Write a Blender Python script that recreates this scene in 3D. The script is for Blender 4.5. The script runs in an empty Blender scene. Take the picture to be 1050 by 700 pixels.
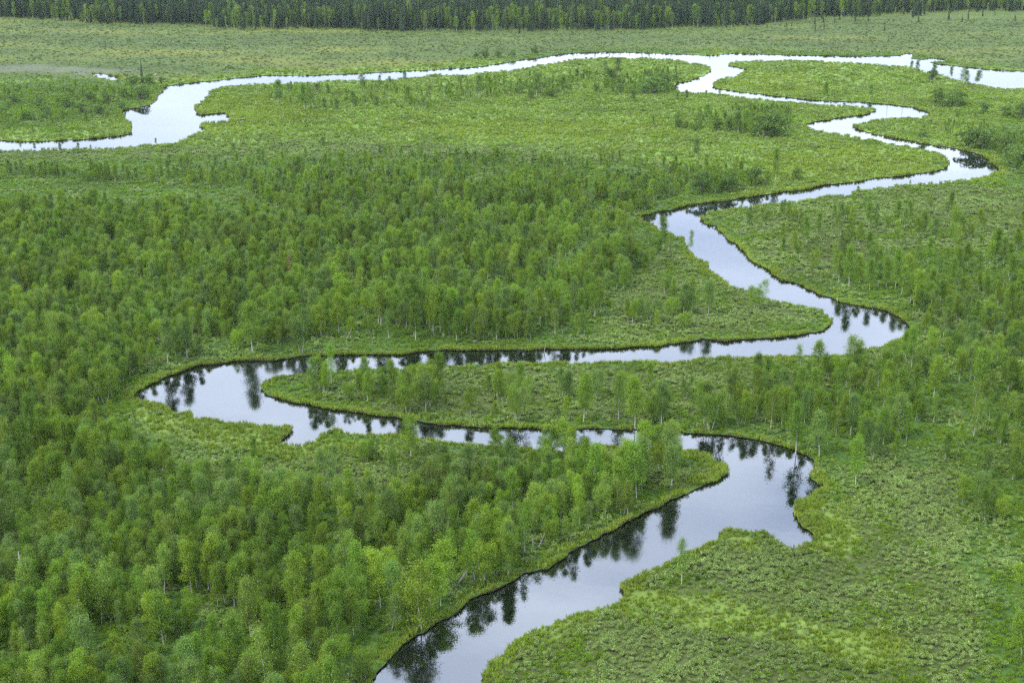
import bpy, math, random
import numpy as np
from mathutils import Vector, kdtree
from mathutils.geometry import delaunay_2d_cdt

R = math.radians
random.seed(7)
rng = np.random.default_rng(7)
scene = bpy.context.scene
COL = scene.collection

# ------------------------------------------------------------------ camera
CAM_H = 80.0
FPX = 1458.0                      # focal length in pixels of a 1050-wide frame
PITCH = math.atan(460.0 / FPX)    # looking down
cam_d = bpy.data.cameras.new('camera')
cam_d.sensor_width = 36.0
cam_d.lens = 36.0 * FPX / 1050.0
cam_d.clip_start = 1.0
cam_d.clip_end = 40000.0
cam = bpy.data.objects.new('camera', cam_d)
cam.location = (0, 0, CAM_H)
cam.rotation_euler = (R(90) - PITCH, 0, 0)
COL.objects.link(cam)
scene.camera = cam

# ------------------------------------------------------------------ sky, sun, exposure
SUN_ELEV, SUN_AZ = R(52), R(-125)     # azimuth from +Y towards +X: behind the camera on the left
EXPOSURE = 1.9
SKY_STRENGTH = 0.10
world = bpy.data.worlds.new('World')
scene.world = world
world.use_nodes = True
wt = world.node_tree
wt.nodes.clear()
wo = wt.nodes.new('ShaderNodeOutputWorld')
bg = wt.nodes.new('ShaderNodeBackground')
sky = wt.nodes.new('ShaderNodeTexSky')
sky.sky_type = 'NISHITA'
sky.sun_disc = False
sky.sun_elevation = SUN_ELEV
sky.sun_rotation = SUN_AZ
sky.dust_density = 2.0
tc = wt.nodes.new('ShaderNodeTexCoord')
mp = wt.nodes.new('ShaderNodeMapping')
mp.inputs['Scale'].default_value = (1.0, 1.0, 3.5)
cn = wt.nodes.new('ShaderNodeTexNoise')
cn.inputs['Scale'].default_value = 4.2
cn.inputs['Detail'].default_value = 5.0
cn.inputs['Roughness'].default_value = 0.5
cr = wt.nodes.new('ShaderNodeValToRGB')           # layered cloud deck, thin and thick parts
cr.color_ramp.elements[0].position = 0.36
cr.color_ramp.elements[0].color = (5.4, 6.4, 8.7, 1)
cr.color_ramp.elements[1].position = 0.64
cr.color_ramp.elements[1].color = (9.7, 10.8, 12.8, 1)
mx = wt.nodes.new('ShaderNodeMix')
mx.data_type = 'RGBA'
mx.inputs[0].default_value = 0.80
wt.links.new(tc.outputs['Generated'], mp.inputs['Vector'])
wt.links.new(mp.outputs[0], cn.inputs['Vector'])
wt.links.new(cn.outputs['Fac'], cr.inputs[0])
wt.links.new(sky.outputs[0], mx.inputs[6])
wt.links.new(cr.outputs[0], mx.inputs[7])
wt.links.new(mx.outputs[2], bg.inputs['Color'])
bg.inputs['Strength'].default_value = SKY_STRENGTH
wt.links.new(bg.outputs[0], wo.inputs['Surface'])

sun_d = bpy.data.lights.new('sun', 'SUN')
sun_d.energy = 1.5
sun_d.angle = R(16)
sun_d.color = (1.0, 0.94, 0.83)
sun = bpy.data.objects.new('sun', sun_d)
sv = Vector((math.sin(SUN_AZ) * math.cos(SUN_ELEV), math.cos(SUN_AZ) * math.cos(SUN_ELEV), math.sin(SUN_ELEV)))
sun.rotation_euler = sv.to_track_quat('Z', 'Y').to_euler()
sun.location = (-60, -60, 200)
COL.objects.link(sun)

vs = scene.view_settings
vs.view_transform = 'Standard'
vs.look = 'None'
vs.exposure = EXPOSURE
vs.gamma = 1.0
vs.use_curve_mapping = False
cy = scene.cycles
cy.use_denoising = False
cy.max_bounces = 6
cy.diffuse_bounces = 3
cy.glossy_bounces = 2
cy.transmission_bounces = 3
cy.transparent_max_bounces = 4
cy.caustics_reflective = False
cy.caustics_refractive = False
cy.sample_clamp_indirect = 4.0

# ------------------------------------------------------------------ view geometry: where a point of the view meets the ground
SP, CP = math.sin(PITCH), math.cos(PITCH)
def ground_at(px, py, z=0.0):
    px = np.asarray(px, float); py = np.asarray(py, float)
    u = (px - 525.0) / FPX; v = (py - 350.0) / FPX
    dy = CP - v * SP
    dz = -SP - v * CP
    t = (z - CAM_H) / dz
    return np.stack([u * t, dy * t], -1)
def to_view(x, y, z=0.0):
    dz = z - CAM_H
    depth = y * CP - dz * SP
    up = y * SP + dz * CP
    return 525.0 + FPX * x / depth, 350.0 - FPX * up / depth
def tall(px, base, top):
    g = ground_at(px, base)
    v = (top - 350.0) / FPX
    return float(CAM_H + (-SP - v * CP) / (CP - v * SP) * g[1])

# ------------------------------------------------------------------ noise
def _hash(ix, iy, s):
    h = (ix.astype(np.int64) * 374761393 + iy.astype(np.int64) * 668265263 + s * 982451653) & 0x7fffffff
    h = ((h ^ (h >> 13)) * 1274126177) & 0x7fffffff
    return ((h ^ (h >> 16)) & 0xffff) / 65535.0
def vnoise(x, y, s=0):
    ix = np.floor(x); iy = np.floor(y)
    fx = x - ix; fy = y - iy
    fx = fx * fx * (3 - 2 * fx); fy = fy * fy * (3 - 2 * fy)
    a = _hash(ix, iy, s); b = _hash(ix + 1, iy, s); c = _hash(ix, iy + 1, s); d = _hash(ix + 1, iy + 1, s)
    return (a * (1 - fx) + b * fx) * (1 - fy) + (c * (1 - fx) + d * fx) * fy
def fbm(x, y, s=0, o=3):
    t = 0; a = 0.5; n = 0
    for k in range(o):
        t = t + a * vnoise(x * 2 ** k, y * 2 ** k, s + k * 17); n += a; a *= 0.5
    return t / n
def inpoly(px, py, poly):
    poly = np.asarray(poly, float)
    r = np.zeros(px.shape, bool)
    x1, y1 = poly[-1]
    for x2, y2 in poly:
        if y1 != y2:
            c = ((y1 > py) != (y2 > py))
            if c.any():
                r ^= c & (px < (x2 - x1) * (py - y1) / (y2 - y1) + x1)
        x1, y1 = x2, y2
    return r

# ------------------------------------------------------------------ materials
def newmat(name):
    m = bpy.data.materials.new(name)
    m.use_nodes = True
    m.node_tree.nodes.clear()
    return m, m.node_tree
def N(t, k, **kw):
    n = t.nodes.new(k)
    for a, b in kw.items():
        setattr(n, a, b)
    return n
def leaf_mat(name, dark, mid, light, trans=0.42, gloss=0.012, hue=0.035, transcol=None):
    """leaf colour varies from leaf to leaf (attribute 'vary') and from plant to plant"""
    m, t = newmat(name)
    out = N(t, 'ShaderNodeOutputMaterial')
    at = N(t, 'ShaderNodeAttribute', attribute_name='vary')
    oi = N(t, 'ShaderNodeObjectInfo')
    ramp = N(t, 'ShaderNodeValToRGB')
    ramp.color_ramp.elements[0].color = (*dark, 1)
    ramp.color_ramp.elements[1].color = (*light, 1)
    e = ramp.color_ramp.elements.new(0.5); e.color = (*mid, 1)
    t.links.new(at.outputs['Fac'], ramp.inputs[0])
    hs = N(t, 'ShaderNodeHueSaturation')
    mr = N(t, 'ShaderNodeMapRange')
    mr.inputs['To Min'].default_value = 0.5 - hue * 0.22
    mr.inputs['To Max'].default_value = 0.5 + hue * 0.22
    t.links.new(oi.outputs['Random'], mr.inputs[0])
    t.links.new(mr.outputs[0], hs.inputs['Hue'])
    ml = N(t, 'ShaderNodeMath', operation='MULTIPLY'); ml.inputs[1].default_value = 7.31
    fr = N(t, 'ShaderNodeMath', operation='FRACT')
    mr2 = N(t, 'ShaderNodeMapRange')
    mr2.inputs['To Min'].default_value = 0.78; mr2.inputs['To Max'].default_value = 1.24
    t.links.new(oi.outputs['Random'], ml.inputs[0]); t.links.new(ml.outputs[0], fr.inputs[0]); t.links.new(fr.outputs[0], mr2.inputs[0])
    pn = N(t, 'ShaderNodeTexNoise'); pn.inputs['Scale'].default_value = 0.045; pn.inputs['Detail'].default_value = 3
    t.links.new(oi.outputs['Location'], pn.inputs['Vector'])
    pr = N(t, 'ShaderNodeMapRange'); pr.inputs['From Min'].default_value = .33; pr.inputs['From Max'].default_value = .67
    pr.inputs['To Min'].default_value = .80; pr.inputs['To Max'].default_value = 1.18
    t.links.new(pn.outputs['Fac'], pr.inputs[0])
    pm = N(t, 'ShaderNodeMath', operation='MULTIPLY'); t.links.new(mr2.outputs[0], pm.inputs[0]); t.links.new(pr.outputs[0], pm.inputs[1])
    t.links.new(pm.outputs[0], hs.inputs['Value'])
    t.links.new(ramp.outputs[0], hs.inputs['Color'])
    d = N(t, 'ShaderNodeBsdfDiffuse')
    tr = N(t, 'ShaderNodeBsdfTranslucent')
    t.links.new(hs.outputs[0], d.inputs[0])
    t.links.new(hs.outputs[0], tr.inputs[0])
    m1 = N(t, 'ShaderNodeMixShader'); m1.inputs[0].default_value = trans
    t.links.new(d.outputs[0], m1.inputs[1]); t.links.new(tr.outputs[0], m1.inputs[2])
    g = N(t, 'ShaderNodeBsdfGlossy'); g.inputs['Roughness'].default_value = 0.55
    m2 = N(t, 'ShaderNodeMixShader'); m2.inputs[0].default_value = gloss
    t.links.new(m1.outputs[0], m2.inputs[1]); t.links.new(g.outputs[0], m2.inputs[2])
    t.links.new(m2.outputs[0], out.inputs[0])
    return m
def noise_mat(name, c1, c2, scale, rough=0.9, stretch=(1, 1, 1), lo=0.35, hi=0.65, detail=4):
    m, t = newmat(name)
    out = N(t, 'ShaderNodeOutputMaterial')
    b = N(t, 'ShaderNodeBsdfPrincipled')
    b.inputs['Roughness'].default_value = rough
    b.inputs['Specular IOR Level'].default_value = 0.2
    c = N(t, 'ShaderNodeTexCoord'); mpn = N(t, 'ShaderNodeMapping'); mpn.inputs['Scale'].default_value = stretch
    nz = N(t, 'ShaderNodeTexNoise'); nz.inputs['Scale'].default_value = scale; nz.inputs['Detail'].default_value = detail
    r = N(t, 'ShaderNodeValToRGB')
    r.color_ramp.elements[0].position = lo; r.color_ramp.elements[1].position = hi
    r.color_ramp.elements[0].color = (*c1, 1); r.color_ramp.elements[1].color = (*c2, 1)
    t.links.new(c.outputs['Object'], mpn.inputs[0]); t.links.new(mpn.outputs[0], nz.inputs['Vector'])
    t.links.new(nz.outputs['Fac'], r.inputs[0]); t.links.new(r.outputs[0], b.inputs['Base Color'])
    t.links.new(b.outputs[0], out.inputs[0])
    return m
M = {}
M['birch_yellow'] = leaf_mat('birch_leaf_yellowgreen', (0.090, 0.156, 0.011), (0.133, 0.214, 0.015), (0.186, 0.273, 0.025))
M['birch_mid'] = leaf_mat('birch_leaf_green', (0.066, 0.131, 0.011), (0.102, 0.182, 0.015), (0.146, 0.235, 0.025))
M['birch_grey'] = leaf_mat('birch_leaf_greygreen', (0.062, 0.120, 0.019), (0.097, 0.165, 0.029), (0.144, 0.214, 0.046))
M['birch_olive'] = leaf_mat('birch_leaf_olive', (0.085, 0.145, 0.016), (0.125, 0.194, 0.024), (0.176, 0.246, 0.039))
M['willow'] = leaf_mat('willow_leaf_silver', (.080, .140, .018), (.140, .212, .038), (.250, .312, .120), trans=.22, gloss=.02)
M['heath'] = leaf_mat('low_shrub_leaf', (0.065, 0.128, 0.008), (0.108, 0.194, 0.011), (0.162, 0.250, 0.022))
M['darkwillow'] = leaf_mat('willow_leaf_dark', (.055, .104, .016), (.082, .142, .024), (.118, .182, .038))
M['sedge'] = leaf_mat('sedge_blade', (.122, .192, .017), (.168, .245, .024), (.235, .296, .050), trans=.25, hue=.03)
M['straw'] = leaf_mat('dry_sedge_blade', (.150, .185, .035), (.205, .235, .055), (.265, .285, .085), trans=.2)
M['fen'] = leaf_mat('fen_grass_blade', (.046, .074, .015), (.054, .082, .017), (.068, .092, .022), trans=.2)
M['spruce'] = leaf_mat('spruce_needles', (.020, .040, .017), (.030, .055, .022), (.045, .074, .030), trans=.08, gloss=.02)
M['rust'] = leaf_mat('dead_spruce_needles', (.070, .050, .022), (.095, .068, .030), (.120, .085, .040), trans=.08, gloss=.02)
M['bark'] = noise_mat('birch_bark', (.13, .12, .10), (.46, .45, .41), 2.2, .8, (3, 3, 9), .40, .58)
M['twig'] = noise_mat('birch_twig', (.06, .05, .045), (.13, .115, .10), 6, .9)
M['deadwood'] = noise_mat('weathered_wood', (.12, .11, .10), (.28, .27, .25), 5, .9, (4, 4, 1))
M['conifer_bark'] = noise_mat('spruce_bark', (.06, .05, .04), (.13, .11, .09), 6, .95)
M['peat'] = noise_mat('wet_peat', (.018, .013, .009), (.075, .050, .026), 1.4, .7)

# ground: moss, litter and low herbs, tinted by what grows there
m, t = newmat('valley_ground')
out = N(t, 'ShaderNodeOutputMaterial'); b = N(t, 'ShaderNodeBsdfPrincipled')
b.inputs['Roughness'].default_value = 0.95; b.inputs['Specular IOR Level'].default_value = 0.15
at = N(t, 'ShaderNodeAttribute', attribute_name='tint')
geo = N(t, 'ShaderNodeNewGeometry')
n1 = N(t, 'ShaderNodeTexNoise'); n1.inputs['Scale'].default_value = 0.9; n1.inputs['Detail'].default_value = 6; n1.inputs['Roughness'].default_value = .65
t.links.new(geo.outputs['Position'], n1.inputs['Vector'])
n2 = N(t, 'ShaderNodeTexNoise'); n2.inputs['Scale'].default_value = 0.06; n2.inputs['Detail'].default_value = 5
t.links.new(geo.outputs['Position'], n2.inputs['Vector'])
r1 = N(t, 'ShaderNodeMapRange'); r1.inputs['From Min'].default_value = .3; r1.inputs['From Max'].default_value = .7
r1.inputs['To Min'].default_value = .62; r1.inputs['To Max'].default_value = 1.35
r2 = N(t, 'ShaderNodeMapRange'); r2.inputs['From Min'].default_value = .3; r2.inputs['From Max'].default_value = .7
r2.inputs['To Min'].default_value = .8; r2.inputs['To Max'].default_value = 1.2
t.links.new(n1.outputs['Fac'], r1.inputs[0]); t.links.new(n2.outputs['Fac'], r2.inputs[0])
mm = N(t, 'ShaderNodeMath', operation='MULTIPLY'); t.links.new(r1.outputs[0], mm.inputs[0]); t.links.new(r2.outputs[0], mm.inputs[1])
hs = N(t, 'ShaderNodeHueSaturation'); t.links.new(at.outputs['Color'], hs.inputs['Color']); t.links.new(mm.outputs[0], hs.inputs['Value'])
t.links.new(hs.outputs[0], b.inputs['Base Color'])
bp = N(t, 'ShaderNodeBump'); bp.inputs['Strength'].default_value = .8; bp.inputs['Distance'].default_value = .35
t.links.new(n1.outputs['Fac'], bp.inputs['Height']); t.links.new(bp.outputs[0], b.inputs['Normal'])
t.links.new(b.outputs[0], out.inputs[0])
M['ground'] = m

# water: dark peaty river, nearly still
m, t = newmat('river_water')
out = N(t, 'ShaderNodeOutputMaterial')
d = N(t, 'ShaderNodeBsdfDiffuse'); d.inputs['Color'].default_value = (.002, .003, .003, 1)
g = N(t, 'ShaderNodeBsdfGlossy'); g.inputs['Roughness'].default_value = 0.035; g.inputs['Color'].default_value = (.78, .79, .80, 1)
fr = N(t, 'ShaderNodeFresnel'); fr.inputs['IOR'].default_value = 2.2
pw_ = N(t, 'ShaderNodeMath', operation='POWER'); pw_.inputs[1].default_value = .67
am_ = N(t, 'ShaderNodeMath', operation='MULTIPLY'); am_.inputs[1].default_value = .70
t.links.new(fr.outputs[0], pw_.inputs[0]); t.links.new(pw_.outputs[0], am_.inputs[0])
geo = N(t, 'ShaderNodeNewGeometry')
mpn = N(t, 'ShaderNodeMapping'); mpn.inputs['Scale'].default_value = (1.0, 1.0, 1.0)
nz = N(t, 'ShaderNodeTexNoise'); nz.inputs['Scale'].default_value = 0.5; nz.inputs['Detail'].default_value = 3
bp = N(t, 'ShaderNodeBump'); bp.inputs['Strength'].default_value = 0.05; bp.inputs['Distance'].default_value = 0.08
t.links.new(geo.outputs['Position'], mpn.inputs[0]); t.links.new(mpn.outputs[0], nz.inputs['Vector'])
t.links.new(nz.outputs['Fac'], bp.inputs['Height']); t.links.new(bp.outputs[0], g.inputs['Normal'])
mxs = N(t, 'ShaderNodeMixShader')
t.links.new(am_.outputs[0], mxs.inputs[0])
wn = N(t, 'ShaderNodeTexNoise'); wn.inputs['Scale'].default_value = .035; wn.inputs['Detail'].default_value = 4   # faint wind patches
wr = N(t, 'ShaderNodeMapRange'); wr.inputs['From Min'].default_value = .45; wr.inputs['From Max'].default_value = .7; wr.inputs['To Min'].default_value = .02; wr.inputs['To Max'].default_value = .11
t.links.new(geo.outputs['Position'], wn.inputs['Vector']); t.links.new(wn.outputs['Fac'], wr.inputs[0]); t.links.new(wr.outputs[0], g.inputs['Roughness']); t.links.new(d.outputs[0], mxs.inputs[1]); t.links.new(g.outputs[0], mxs.inputs[2])
t.links.new(mxs.outputs[0], out.inputs[0])
M['water'] = m

# ------------------------------------------------------------------ mesh helpers
class MB:
    """collects quads/tris with a material slot and a per-face 'vary' value"""
    def __init__(s):
        s.v = []; s.f = []; s.mi = []; s.va = []; s.n = 0
    def add(s, v, f, mi=0, va=None):
        v = np.asarray(v, float); f = np.asarray(f, int)
        s.v.append(v); s.f.append(f + s.n); s.n += len(v)
        s.mi.append(np.full(len(f), mi))
        s.va.append(np.full(len(f), 0.5) if va is None else np.asarray(va, float))
    def tube(s, pts, rad, sides=5, mi=0):
        pts = np.asarray(pts, float); n = len(pts)
        dirs = np.gradient(pts, axis=0); dirs /= np.linalg.norm(dirs, axis=1)[:, None] + 1e-9
        ref = np.array([1.0, 0.02, 0.0]) if abs(dirs[0][0]) < .8 else np.array([0, 1.0, 0.02])
        a = np.cross(dirs, ref); a /= np.linalg.norm(a, axis=1)[:, None]
        bb = np.cross(dirs, a)
        an = np.arange(sides) * 2 * math.pi / sides
        v = pts[:, None] + np.asarray(rad)[:, None, None] * (np.cos(an)[None, :, None] * a[:, None] + np.sin(an)[None, :, None] * bb[:, None])
        f = []
        for i in range(n - 1):
            for j in range(sides):
                k = (j + 1) % sides
                f.append((i * sides + j, i * sides + k, (i + 1) * sides + k, (i + 1) * sides + j))
        s.add(v.reshape(-1, 3), f, mi)
    def leaves(s, c, size, g, mi=0, droop=0.0, aspect=0.6, va=None):
        """one small four-cornered leaf spray at each centre, in random orientation"""
        c = np.asarray(c, float); n = len(c)
        a = g.normal(size=(n, 3)); a[:, 2] -= droop; a /= np.linalg.norm(a, axis=1)[:, None]
        r = g.normal(size=(n, 3)); r[:, 2] *= .6
        b = np.cross(a, r); b /= np.linalg.norm(b, axis=1)[:, None] + 1e-9
        sz = np.asarray(size) * g.uniform(.7, 1.3, n)
        sa = (a * sz[:, None]) * .5; sb = b * (sz * aspect)[:, None] * .5
        v = np.stack([c - sa, c + sb, c + sa, c - sb], 1).reshape(-1, 3)
        f = np.arange(n * 4).reshape(n, 4)
        s.add(v, f, mi, g.uniform(0, 1, n) if va is None else va)
    def mesh(s, name, mats):
        v = np.concatenate(s.v)
        me = bpy.data.meshes.new(name)
        fl = []
        for f in s.f:
            fl.extend(f.tolist())
        me.from_pydata(v.tolist(), [], fl)
        for m_ in mats:
            me.materials.append(M[m_])
        me.polygons.foreach_set('material_index', np.concatenate(s.mi).astype(np.int32))
        at_ = me.attributes.new('vary', 'FLOAT', 'FACE')
        at_.data.foreach_set('value', np.concatenate(s.va).astype(np.float32))
        me.update()
        return me
def obj(name, me, parent=None, col=COL):
    o = bpy.data.objects.new(name, me)
    if col: col.objects.link(o)
    if parent: o.parent = parent
    return o
def tag(o, label=None, cat=None, group=None, kind=None):
    for k, v in (('label', label), ('category', cat), ('group', group), ('kind', kind)):
        if v: o[k] = v
    return o

# ------------------------------------------------------------------ the river's outline (traced, then laid out on the valley floor)
LEFT_BANK = """350,800 372,740 385,698 396,678 405,670 417,659 430,649 444,641 457,634 469,627 479,617 489,611 506,606 521,600 535,591 554,584
564,580 576,573 592,562 613,553 632,542 652,532 671,523 688,513 710,504 729,496 743,487 747,481 744,476 734,472 720,464 708,460 694,459 676,458
655,457 640,456 618,455 597,455 586,459 573,461 560,461 540,458 520,456 505,455 492,454 470,452 440,450 420,447 400,444 384,444 364,444 354,441
340,441 329,445 327,450 312,453 300,454 290,453 284,452 292,449 296,445 293,442 288,439 276,435 264,433 250,432 234,431 216,428 200,425 192,421
180,422 171,420 168,415 156,412 146,409 137,407 140,402 146,399 156,393 166,388 178,384 188,380 202,376 220,373.5 238,370.5 258,369.5 282,369
302,366 322,365 334,364.5 360,364.5 380,363.5 400,364.5 420,362.5 440,360.5 470,359.5 510,359 550,359 580,359 620,358 640,357 670,355.5 690,353.5
710,351 723,349 745,350 768,348 791,347 814,344 830,341 842,339 850,335 853,329 846,322 833,316 819,312.5 800,309 780,305 769,301 761,297 748,293.5
739,286 730,277.5 723,270 714,265 710,261 707,254 699,246 689,240.5 674,236 669,230.5 659,228 657,222.5 669,218 697,213 727,208 754,204.5 777,201
804,197 832,193.5 843,190.5 859,188.5 880,186 888,184 907,182 924,181 945,178 962,175 971,171 973,167 964,159 949,154 934,151 915,147.5 896,144
880,141 865,138 850,136.8 838,135 829,132.5 826.5,130 829,126.8 839,124.3 851,122.7 869,120 888,117.5 896,115 896,112.5 888,110.5 873,108.3 850,107.8
826,105.5 800,103.8 783,101.8 762,100 745,97.5 731,95.8 711,95 697,94 689,90 694,86 707,83 719,78.7 728,74.3 729,71 723,67.4 711,65.3 701,63.6
682,60.6 663,59 644,59.4 625,58.7 606,59.4 587,61.3 567,64.8 548,67.6 531,71 512,73.3 493,74.3 478,76.4 455,76.2 436,77.8 417,80.5 398,81.5
375,81.5 352,82 323,83.8 304,84.8 266,85.3 247,87 228,89.5 217,92.8 215,98 207,104.8 200,109.5 201.5,116 207,118 219,117 231,116 235,119.5
239,122 228,125.5 221,125.7 219,124 211,126 204,130.3 212,132 205,136 196,140 186,144.5 177,147.2 157,148.2 128,151 99,152.3 76,152.2 63,153.4
46,152.2 28,154 9,153.8 -2,152.5 -60,151 -160,150 -330,147"""
FAR_BANK = """-330,138 -160,140 -60,142 0,143.7 11,144.7 28,145.6 63,144.4 95,142.4 114,140.5 131,137.5 133,132 136,128 131,123.3 126,118.6 125,114
141,111.2 152,108.2 158,104.3 162,98 166,93.5 166,89.8 176,87.7 193,85.7 208,83.8 223,82.9 238,80.6 256,79 273,77.6 304,77.4 333,77 357,75.7
378,75 398,74 417,72.9 436,72.6 455,70.9 484,69.4 503,66.7 527,63 549,60 581,55.4 615,53.8 653,54 680,55.3 704,56 719,57 736,56.6 748,55 760,55
786,56.3 817,57 850,57.5 888,58 916,57.7 924,56.8 927,55 937,55.6 935.7,60 945,61.2 954,60 970,61 971,62.4 953,63.2 960,65.6 979,67.6 995,69.5
1017,71.4 1031,72.4 1050,73.3 1150,76 1300,79 1480,80"""
RIGHT_BANK = """1480,96 1300,93 1150,91.5 1050,90.6 1033,90.5 1016,89 1002,86.7 983,83 968,78.2 957,76 943,72.6 934,68.8 907,66.8 879,64.4 850,62.8
834,62 814,61.2 791,62.2 762,61.9 754,63.7 747.5,65.7 748,67.7 757,69.5 767,71.7 760,75 755,78.4 745,79.2 735,83 730,88.6 738,91.3 757,94.3 783,97.4
808,100.2 834,102.8 850,104 878,104.9 907,106.8 930,109.6 945,113 955,116.3 952,118.6 945,120.4 926,120.5 909,122 894,123.8 877,127.5 873.5,129.5
880,132.6 897,137.8 922,142.8 941,146.7 964,150.5 983,153.7 1002,158 1015,164.8 1019.5,170.3 1026,174.3 1021,178 1012,181.4 983,184.8 960,187.2
939,189 922,189.6 911,192.2 896,193 879,196.2 864,200 846,201.4 834,203.8 805,207.4 777,210.8 750,214.3 729,217.8 719,223.3 725,230 736,233.7
741,240.4 752,248.8 768,263 775,269 787,277 803,287.5 816,291 830,297.6 846,304.5 864,310 883,313.6 903,317 919,322.8 929.5,328.6 932.5,335.5
925,345.5 906,353.5 883,358.7 872,362.3 842,364.7 810,364.7 768,364 746,364 723,366.2 700,369 680,369.8 660,368.7 640,370.3 610,369.2 590,370.4
576,369.2 550,371.4 520,370.5 500,372 470,373.5 440,373.2 416,375 384,375.3 360,377.6 338,380 320,381 302,382.4 281,386.2 269,393 266.5,399.5
270,405 282,409 306,414 326,418 342,420 360,422 380,425 406,428.3 420,431.7 440,434.4 470,437 508,438.3 540,439 580,440 620,439.8 650,440.4
680,441 709,444 739,445.8 765,449.3 787,453 806,459 826,466.3 835,472.5 833,480 830,487 836,494.3 849,499 836,504 829.5,509 819,515 816,526
822,534.5 826,543 834,551.4 823,557.5 814,561 804,556 792,549 780,543 763,540.5 746,543 737.5,548.5 735.5,554 719,560.5 709,567 686,574.7
661,585.7 647,593 637,600 638,611 628,618 606,623 586,628 568,635 551,643 535,655 521,666.5 508,676 502,684 497,697 488,725 468,800"""
def parse(s):
    return [tuple(float(q) for q in w.split(',')) for w in s.split()]
river_px = np.array(parse(LEFT_BANK) + parse(FAR_BANK) + parse(RIGHT_BANK))
POOLS_PX = [  # small standing pools in the fen
    [(92, 76.4), (103, 75.6), (113, 77.8), (124, 80.2), (118, 82.4), (106, 81.2), (98, 78.8)],
    [(243, 123.6), (250, 123.2), (254, 124.4), (250, 125.8), (244, 125.2)],
    [(156, 75.6), (162, 75.2), (164, 76.6), (158, 77)],
    [(240, 75.8), (246, 75.4), (247, 77), (241, 77.2)],
    [(276, 73.6), (286, 73.2), (290, 74.4), (280, 74.8)],
]
ISLET_PX = [(289, 439.4), (294, 437.8), (299, 439.6), (298, 442), (292, 442.4)]

def spline(p, step_fn, closed=True):
    """Catmull-Rom through the points, resampled finely"""
    p = np.asarray(p); n = len(p); res = []
    for i in range(n):
        p0, p1, p2, p3 = p[i - 1], p[i], p[(i + 1) % n], p[(i + 2) % n]
        L = np.linalg.norm(p2 - p1)
        k = int(np.clip(L / step_fn(p1), 1, 24))
        if L > 150: k = 14
        for q in range(k):
            u = q / k
            c = .5 * ((2 * p1) + (-p0 + p2) * u + (2 * p0 - 5 * p1 + 4 * p2 - p3) * u * u + (-p0 + 3 * p1 - 3 * p2 + p3) * u ** 3)
            lin = p1 + (p2 - p1) * u
            res.append(lin * .35 + c * .65)
    return np.array(res)
def outline(px, veg=0.62, rough=1.0):
    g = ground_at(px[:, 0], px[:, 1])
    # on the near side the plants on the bank hide a strip of water: push the waterline towards the viewer there
    area = np.sum(g[:, 0] * np.roll(g[:, 1], -1) - np.roll(g[:, 0], -1) * g[:, 1])
    tng = np.roll(g, -1, 0) - np.roll(g, 1, 0)
    nrm = np.stack([tng[:, 1], -tng[:, 0]], -1) * np.sign(area)     # outward
    nrm /= np.linalg.norm(nrm, axis=1)[:, None] + 1e-9
    facing = np.clip(-nrm[:, 1], 0, 1)
    out = np.array([ground_at(a, b, veg * c) for (a, b), c in zip(px, facing)])
    # the bank face of the far side is seen: nothing to push
    w = spline(out, lambda q: max(.45, q[1] * .0035))
    amp = np.clip(w[:, 1] * .0022, .5, .8) * rough
    lob = np.clip(w[:, 1] * .006, 1.0, 2.2) * rough
    w = w + lob[:, None] * np.stack([fbm(w[:, 0] / 4.5, w[:, 1] / 4.5, 13) - .5, fbm(w[:, 0] / 4.5, w[:, 1] / 4.5, 15) - .5], -1)
    w[:, 0] += amp * 2.4 * (fbm(w[:, 0] / 1.7, w[:, 1] / 1.7, 5) - .5)
    w[:, 1] += amp * 2.4 * (fbm(w[:, 0] / 1.7, w[:, 1] / 1.7, 9) - .5)
    return w
river = outline(river_px)
pools = [outline(np.array(p), 0.12, .5) for p in POOLS_PX]
islet = outline(np.array(ISLET_PX), 0.3, .5)
waters = [river] + pools

bank_pts = np.concatenate(waters + [islet])
kd = kdtree.KDTree(len(bank_pts))
for i, q in enumerate(bank_pts):
    kd.insert((q[0], q[1], 0), i)
kd.balance()
def bank_dist(x, y):
    return np.array([kd.find((a, b_, 0))[2] for a, b_ in zip(x, y)])
def in_water(x, y):
    r = np.zeros(len(x), bool)
    for w in waters:
        mnx, mny = w.min(0); mxx, mxy = w.max(0)
        k = (x > mnx) & (x < mxx) & (y > mny) & (y < mxy)
        if k.any():
            r[k] |= inpoly(x[k], y[k], w)
    mnx, mny = islet.min(0); mxx, mxy = islet.max(0)
    k = (x > mnx) & (x < mxx) & (y > mny) & (y < mxy)
    if k.any():
        r[k] &= ~inpoly(x[k], y[k], islet)
    return r

# edge of the far spruce wood, and the hillside it climbs
WOOD_EDGE = np.array([ground_at(a, b_) for a, b_ in [(-500, 12), (-150, 15), (0, 18), (100, 24), (250, 30), (420, 33), (600, 33), (700, 31), (760, 27), (830, 21), (900, 17), (1000, 13), (1100, 11), (1600, 6)]])
def wood_edge_y(x):
    return np.interp(x, WOOD_EDGE[:, 0], WOOD_EDGE[:, 1])
def ground_z(x, y):
    z = 0.17 + .10 * (fbm(x / 9, y / 9, 31) - .5) * 2 + .12 * (fbm(x / 1.6, y / 1.6, 33) - .5)
    e = np.clip(y - 1130, 0, None)
    z = z + np.minimum(e * .10, 150 + 0 * e) + np.clip(e / 300, 0, 1) * 14 * (fbm(x / 260, y / 260, 41) - .5)
    return z

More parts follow.
